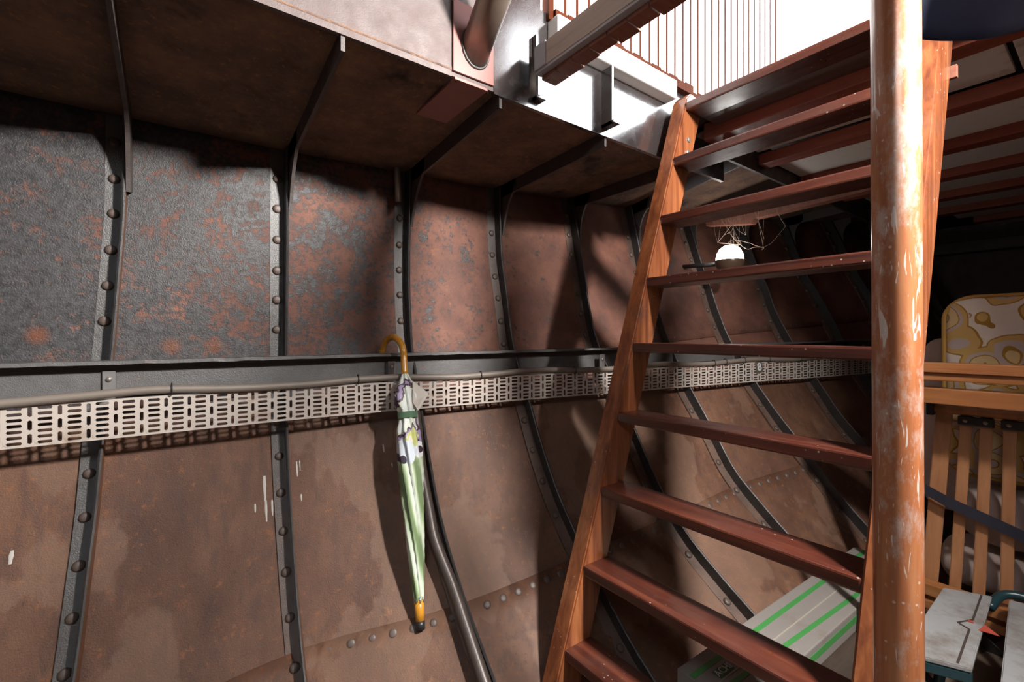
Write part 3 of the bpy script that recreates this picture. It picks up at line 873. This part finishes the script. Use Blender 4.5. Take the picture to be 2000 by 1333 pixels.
# ------------------------------------------------------------------ lamp with cobweb
lp = V((2.0, 1.057, .345))
lamp = thing('bulkhead_lamp', 'glowing round lamp behind the fourth ladder tread', 'lamp', lp)
lathe('bulb', [(.0, .060), (.022, .056), (.042, .042), (.054, .020), (.058, -.004), (.056, -.012)], LAMP, lamp, 28)
lathe('bowl', [(.061, -.010), (.062, -.016), (.058, -.035), (.045, -.058), (.025, -.072), (.0, -.076)], BROWNGLASS, lamp, 28)
hw = H(5.78, .335)
tube('bracket_arm', [V((.0, .05, -.02)), V((.0, .14, -.015)), hw - lp + V((0, -.004, 0))], .010, FRAME, lamp, 12)
bml = bmesh.new()
random.seed(3)
cob = empty('cobweb', (2.0, .98, .56))
tops = [V((0, .16 - .03 * i, .0 + .004 * i)) for i in range(10)]
nodes = []
me_v, me_f = [], []
def strand(a, b, sag=.012, r=.0007):
    m = (a + b) / 2 + V((random.uniform(-.01, .01), random.uniform(-.012, .012), -sag))
    t = tube_mesh('s', smooth_path([a, a.lerp(m, .5) + V((0, random.uniform(-.006, .006), random.uniform(-.006, .006))), m, b], 4), r, 4)
    bml.from_mesh(t); bpy.data.meshes.remove(t)
for i in range(10):
    a = tops[i] + V((0, 0, -.01)); b = V((random.uniform(-.03, .03), .12 - .028 * i + random.uniform(-.05, .05), -.11 - random.uniform(0, .08)))
    nodes.append(b); strand(a, b, .004, .0006)
for i in range(34):
    a, b = random.sample(nodes + tops, 2)
    if (a - b).length < .2: strand(a, b, random.uniform(.0, .03), random.choice((.0003, .0005, .0007)))
cw_ = obj('cobweb_strands', bm_mesh('cobweb_strands', bml, True), WEB, cob)
tag(cob, 'dusty brown cobweb hanging above the glowing lamp', 'cobweb'); cw_['kind'] = 'stuff'

# ------------------------------------------------------------------ things stowed at the right
# carton with green stripes under the ladder
bx = thing('long_carton', 'long grey carton with green stripes lying under the ladder', 'box', (.898, .452, -.805))
bx.rotation_euler.z = math.radians(-1.6)
BL, BW, BH = 1.02, .145, .06
box('body', (0, 0, 0), (BL, BW, BH), BOXTOP, bx, .003)
for y0, y1, slope in ((.104, .117, 0), (.046, .058, .040)):
    prism('stripe', [V((.004, y0, BH)), V((BL - .004, y0 - slope, BH)), V((BL - .004, y1 - slope, BH)), V((.004, y1, BH))], (0, 0, .0008), GREEN, bx)
prism('stripe', [V((.004, -.0004, BH - .034)), V((BL - .004, -.0004, BH - .034)), V((BL - .004, -.0004, BH - .016)), V((.004, -.0004, BH - .016))], (0, -.0008, 0), GREEN, bx)
box('lid_seam', (.002, .0655, BH), (BL - .002, .0685, BH + .0012), CARTSEAM, bx)
lb = box('brand_label', (.052, .071, BH), (.106, .093, BH + .0012), DKGREEN, bx)
tx = obj('lettering', text_mesh('ACHI', .0235), WHITEINK, lb)
tx.location = (.079, .082, BH + .0018)
box('bilge_board', (.80, .36, -.832), (1.86, .56, -.806), DARKW, floor, .002)

# timber rails of a bed frame
bf = thing('bed_frame', 'orange pine bed frame with two rails behind the wooden pole', 'bed frame', (1.76, -.2, -1.004))
def bb(name, lo, hi, mat, par, bev=.003):
    o = V(par.location); return box(name, V(lo) - o, V(hi) - o, mat, par, bev)
bb('rail', (1.745, -.95, -.130), (1.80, .45, -.079), PINE, bf)
bb('rail_cap', (1.735, -.95, -.106), (1.745, .42, -.098), PINE, bf, .001)
bb('rail', (1.745, -.95, -.196), (1.80, .45, -.152), PINE, bf)
bb('post', (1.80, .415, -.85), (1.84, .455, -.10), PINE, bf)
bb('post', (1.80, -.95, -1.004), (1.84, -.90, -.06), PINE, bf)
bb('foot_rail', (1.80, -.95, -.775), (1.84, .414, -.74), PINE, bf)
bb('foot_rail', (1.80, -.95, -.815), (1.84, .414, -.79), PINE, bf)

# slatted base leaning against the bedding
sb = thing('slatted_bed_base', 'leaning slatted bed base with pale orange slats and black holders', 'bed base', (1.845, -.2, -1.004))
def slat(yt, yb, w, name='slat'):
    o = V(sb.location); xt, xb = 1.90, 1.855; zt, zb = -.236, -.80
    p = [V((xt, yt, zt)), V((xt, yt - w, zt)), V((xb, yb - w, zb)), V((xb, yb, zb))]
    prism(name, [q - o for q in p], (.010, 0, 0), PINEZ, sb, .002)
slat(.3505, .379, .038)
ytops = [.2955, .2532, .2069] + [.2069 - .0445 * k for k in range(1, 20)]
for i, yt in enumerate(ytops): slat(yt, yt + .021 - .0085 * min(i, 3) - .002 * max(0, i - 2), .026)
o = V(sb.location)
tube('head_rail', [V((1.895, .352, -.226)) - o, V((1.895, -.95, -.226)) - o], .014, PINEZ, sb, 14)
box('end_cap', V((1.878, .352, -.248)) - o, V((1.912, .370, -.206)) - o, TIE, sb, .004)
for i in range(10):
    ya, yb_ = ytops[2 * i] + .004, ytops[2 * i + 1] - .030
    h = box('slat_holder', V((1.883, yb_, -.268)) - o, V((1.8985, ya, -.241)) - o, TIE, sb, .003)
    for yy in (ytops[2 * i] - .013, ytops[2 * i + 1] - .013):
        lathe('holder_rivet', [(.0, .003), (.005, .003), (.006, 0)], BRASS, h, 12, Matrix.Translation(V((1.882, yy, -.254)) - o) @ Matrix.Rotation(-math.pi / 2, 4, 'Y'))
# strap around the slats
sv, sf = [], []
for i in range(30):
    y = .365 - i * .045; z = -.475 - .095 * (1 - math.exp(-i * .22)) - .004 * i + .006 * math.sin(i * .6)
    x = 1.852 - .004 * math.sin(i * 1.3)
    sv += [V((x, y, z + .016)) - o, V((x - .002, y, z - .016)) - o, V((x + .001, y, z - .016)) - o, V((x + .003, y, z + .016)) - o]
for i in range(29):
    for j in range(4):
        k = (j + 1) % 4; sf.append((i * 4 + j, i * 4 + k, (i + 1) * 4 + k, (i + 1) * 4 + j))
obj('webbing_strap', mesh('webbing_strap', sv, sf, False), NAVY, sb)

# mattress on edge and bedding
def soft(name, lo, hi, mat, par=None, bev=.05, amp=.006, fr=9, cuts=18):
    lo, hi = V(lo), V(hi); o = V(par.location) if par else V((0, 0, 0))
    bm = bmesh.new(); bmesh.ops.create_cube(bm, size=1)
    bmesh.ops.subdivide_edges(bm, edges=bm.edges[:], cuts=cuts, use_grid_fill=True)
    h = (hi - lo) / 2; c = (hi + lo) / 2; r = min(bev, h.x, h.y, h.z)
    for v in bm.verts:
        p = V((v.co.x * 2 * h.x, v.co.y * 2 * h.y, v.co.z * 2 * h.z))
        q = V((max(-h.x + r, min(h.x - r, p.x)), max(-h.y + r, min(h.y - r, p.y)), max(-h.z + r, min(h.z - r, p.z))))
        d = p - q
        if d.length > 1e-6: p = q + d.normalized() * r
        nn = d.normalized() if d.length > 1e-6 else V((0, 0, 0))
        p += nn * amp * (mnoise.noise((c + p) * fr))
        v.co = c + p - o
    return obj(name, bm_mesh(name, bm, True), mat, par)
def rounded_mattress(name, x0, x1, ya, yb, za, zb, rc, mat, par):
    """upright slab with rounded outline corners, quilted front"""
    o = V(par.location); ny, nz = 70, 44; bm = bmesh.new()
    def outline(y, z):
        cy = min(max(y, yb + rc), ya - rc); cz = min(max(z, zb + rc), za - rc)
        d = V((0, y - cy, z - cz)); l = d.length
        if l > rc and abs(d.y) > 1e-9 and abs(d.z) > 1e-9:
            d = d / l * rc; return cy + d.y, cz + d.z
        return y, z
    grid = {}
    for side, x in ((0, x0), (1, x1)):
        for i in range(ny + 1):
            for j in range(nz + 1):
                y = ya + (yb - ya) * i / ny; z = za + (zb - za) * j / nz
                e = min(ya - y, y - yb, za - z, z - zb); puff = .016 * (1 - math.exp(-e / .03))
                q = .006 * (abs(math.sin(y * 24 + 2.2 * math.sin(z * 13))) ** .5) * min(1, e / .02)
                yy_, zz_ = outline(y, z)
                grid[side, i, j] = bm.verts.new(V((x - (puff + q) if side == 0 else x + puff, yy_, zz_)) - o)
    for side in (0, 1):
        for i in range(ny):
            for j in range(nz): bm.faces.new([grid[side, i, j], grid[side, i + 1, j], grid[side, i + 1, j + 1], grid[side, i, j + 1]])
    ed = [(i, 0) for i in range(ny)] + [(ny, j) for j in range(nz)] + [(i, nz) for i in range(ny, 0, -1)] + [(0, j) for j in range(nz, 0, -1)]
    for a, b in zip(ed, ed[1:] + ed[:1]): bm.faces.new([grid[0, a[0], a[1]], grid[0, b[0], b[1]], grid[1, b[0], b[1]], grid[1, a[0], a[1]]])
    rim = [grid[0, a[0], a[1]].co.copy() for a in ed]
    m = obj(name, bm_mesh(name, bm, True), mat, par)
    return m, rim + rim[:1]
mt = thing('floral_mattress', 'quilted mattress with gold and cream flower pattern standing on edge', 'mattress', (2.02, -.2, -.55))
_, rim = rounded_mattress('cover', 1.975, 2.06, .345, -.85, .118, -.432, .07, FLORAL, mt)
tube('piping', rim, .006, PIPING, mt, 8)
m2 = thing('plain_mattress', 'pale pink thin mattress peeking out behind the flowered one', 'mattress', (2.13, -.2, -.60))
rounded_mattress('cover', 2.135, 2.20, .425, -.85, -.01, -.60, .05, PALEFAB, m2)
q1 = tag(soft('folded_quilt', (1.935, -.85, -.625), (2.09, .33, -.46), PALEFAB, None, .07, .02, 7), 'pale pink folded quilt behind the slats directly beneath the mattress', 'quilt', 'folded bedding behind the slats')
q2 = tag(soft('folded_quilt', (1.93, -.85, -.785), (2.18, .36, -.66), PALEFAB, None, .06, .02, 6), 'pale folded quilt second from the top behind the slats', 'quilt', 'folded bedding behind the slats')
q3 = tag(soft('folded_quilt', (1.925, -.85, -1.0), (2.18, .17, -.81), TANFAB, None, .08, .02, 6), 'tan folded quilt, shade put into its colour, lowest behind the slats on the floor', 'quilt', 'folded bedding behind the slats')
pk = tag(prism('pine_plank', [V((0, .428, 0)), V((0, .402, 0)), V((.02, .385, .46)), V((.02, .397, .46))], (.02, 0, 0), PINEZ, None, .002), 'orange pine plank leaning behind the ladder beside the right stringer', 'plank')
pk.location = (1.47, -.008, -.805)

# folded workbench: two dirty white jaws on a dark teal frame
wbn = thing('folding_workbench', 'folding workbench with two dirty white jaws beside the bed frame', 'workbench', (1.62, .1, -1.004))
o = V(wbn.location); zt = -.70; KS = 14 / 15
def jaw(a, b, c, d, lab):
    pts = [V((p[0] * KS, p[1] * KS, zt)) - o for p in (a, b, c, d)]
    j = prism('jaw', pts, (0, 0, -.010), JAW, wbn, .002)
    if lab: j['label'] = lab
    A, Bq, Cq, Dq = pts
    # groove running the length of the jaw with a jog in the middle
    def pt(s, t): return A.lerp(Bq, s).lerp(Dq.lerp(Cq, s), t) + V((0, 0, .0006))
    for (s0, t0, s1, t1) in ((.80, .02, .80, .42), (.80, .42, .58, .50), (.58, .50, .80, .56), (.80, .56, .80, .98)):
        p, q = pt(s0, t0), pt(s1, t1); n_ = (q - p).cross(V((0, 0, 1))).normalized() * .002
        prism('groove', [p - n_, q - n_, q + n_, p + n_], (0, 0, .0008), GROOVE, j)
    return j
j1 = jaw((1.835, .322), (1.886, .228), (1.438, .205), (1.385, .318), None)
j2 = jaw((1.90, .196), (1.96, .02), (1.50, -.02), (1.43, .160), None)
rp = V((1.66 * KS, .222 * KS, zt + .0005)) - o
prism('red_triangle', [rp + V((-.02, .0, 0)), rp + V((.02, -.006, 0)), rp + V((-.012, -.034, 0))], (0, 0, .001), REDMARK, j1)
rp = V((1.665 * KS, .244 * KS, zt + .0006)) - o
prism('red_square', [rp, rp + V((.010, .002, 0)), rp + V((.012, -.007, 0)), rp + V((.002, -.009, 0))], (0, 0, .001), REDMARK, j1)
for a_, b_ in (((1.385, .318), (1.438, .205)), ((1.43, .160), (1.50, -.02))):
    p, q = V((a_[0] * KS, a_[1] * KS, zt - .011)) - o, V((b_[0] * KS, b_[1] * KS, zt - .011)) - o
    prism('frame_channel', [p, q, q + V((0, 0, -.022)), p + V((0, 0, -.022))], (.012, 0, 0), TEAL, wbn, .002)
def T(pts, r=.012, name='frame_tube'): return tube(name, [V((p[0] * KS, p[1] * KS, max(-.992, p[2] * KS))) - o for p in pts], r, TEAL, wbn, 12)
T(smooth_path([(1.36, .34, -.80), (1.34, .20, -.79), (1.33, .05, -.79), (1.32, -.12, -.80)], 5), .016)
T([(1.40, .30, -.79), (1.88, .31, -.79)], .012); T([(1.44, -.04, -.79), (1.92, .0, -.79)], .012)
T(smooth_path([(1.86, .23, -.775), (1.92, .21, -.75), (1.94, .16, -.748), (1.915, .13, -.79)], 5), .011)
for a, b in (((1.40, .32, -.80), (1.30, .34, -1.062)), ((1.36, -.06, -.80), (1.28, -.10, -1.062)), ((1.84, .31, -.80), (1.80, .33, -1.062)), ((1.90, .0, -.80), (1.84, -.05, -1.062))):
    T([a, b], .012, 'leg')
bm = bmesh.new(); bm_box(bm, V((1.246, .093, -.742)) - o, V((1.283, .177, -.714)) - o, .006)
obj('clamp_block', bm_mesh('clamp_block', bm), TEAL, wbn)

# navy cloth hanging into the hatch at the top right
nv, nf = [], []; NU, NVv = 40, 26
for i in range(NU + 1):
    for j in range(NVv + 1):
        s_, t_ = i / NU, j / NVv
        y = .200 - .30 * s_; x = .88 + .03 * math.sin(s_ * 9) * (.3 + t_) + .05 * s_
        zb_ = .425 + .010 * math.sin(s_ * 9.0 + .6) - .10 * s_ + .015 * math.exp(-s_ * 18)
        z = .80 + (zb_ - .80) * t_
        x += .018 * mnoise.noise(V((s_ * 5, t_ * 4, 2))) - .05 * t_ * t_
        nv.append((x, y, z))
for i in range(NU):
    for j in range(NVv):
        a = i * (NVv + 1) + j; nf.append((a, a + 1, a + NVv + 2, a + NVv + 1))
nc = tag(obj('navy_cloth', mesh('navy_cloth', nv, nf, True), NAVYCLOTH), 'dark navy blue cloth hanging down into the hatch beside the pole', 'cloth')
md = nc.modifiers.new('thick', 'SOLIDIFY'); md.thickness = .006
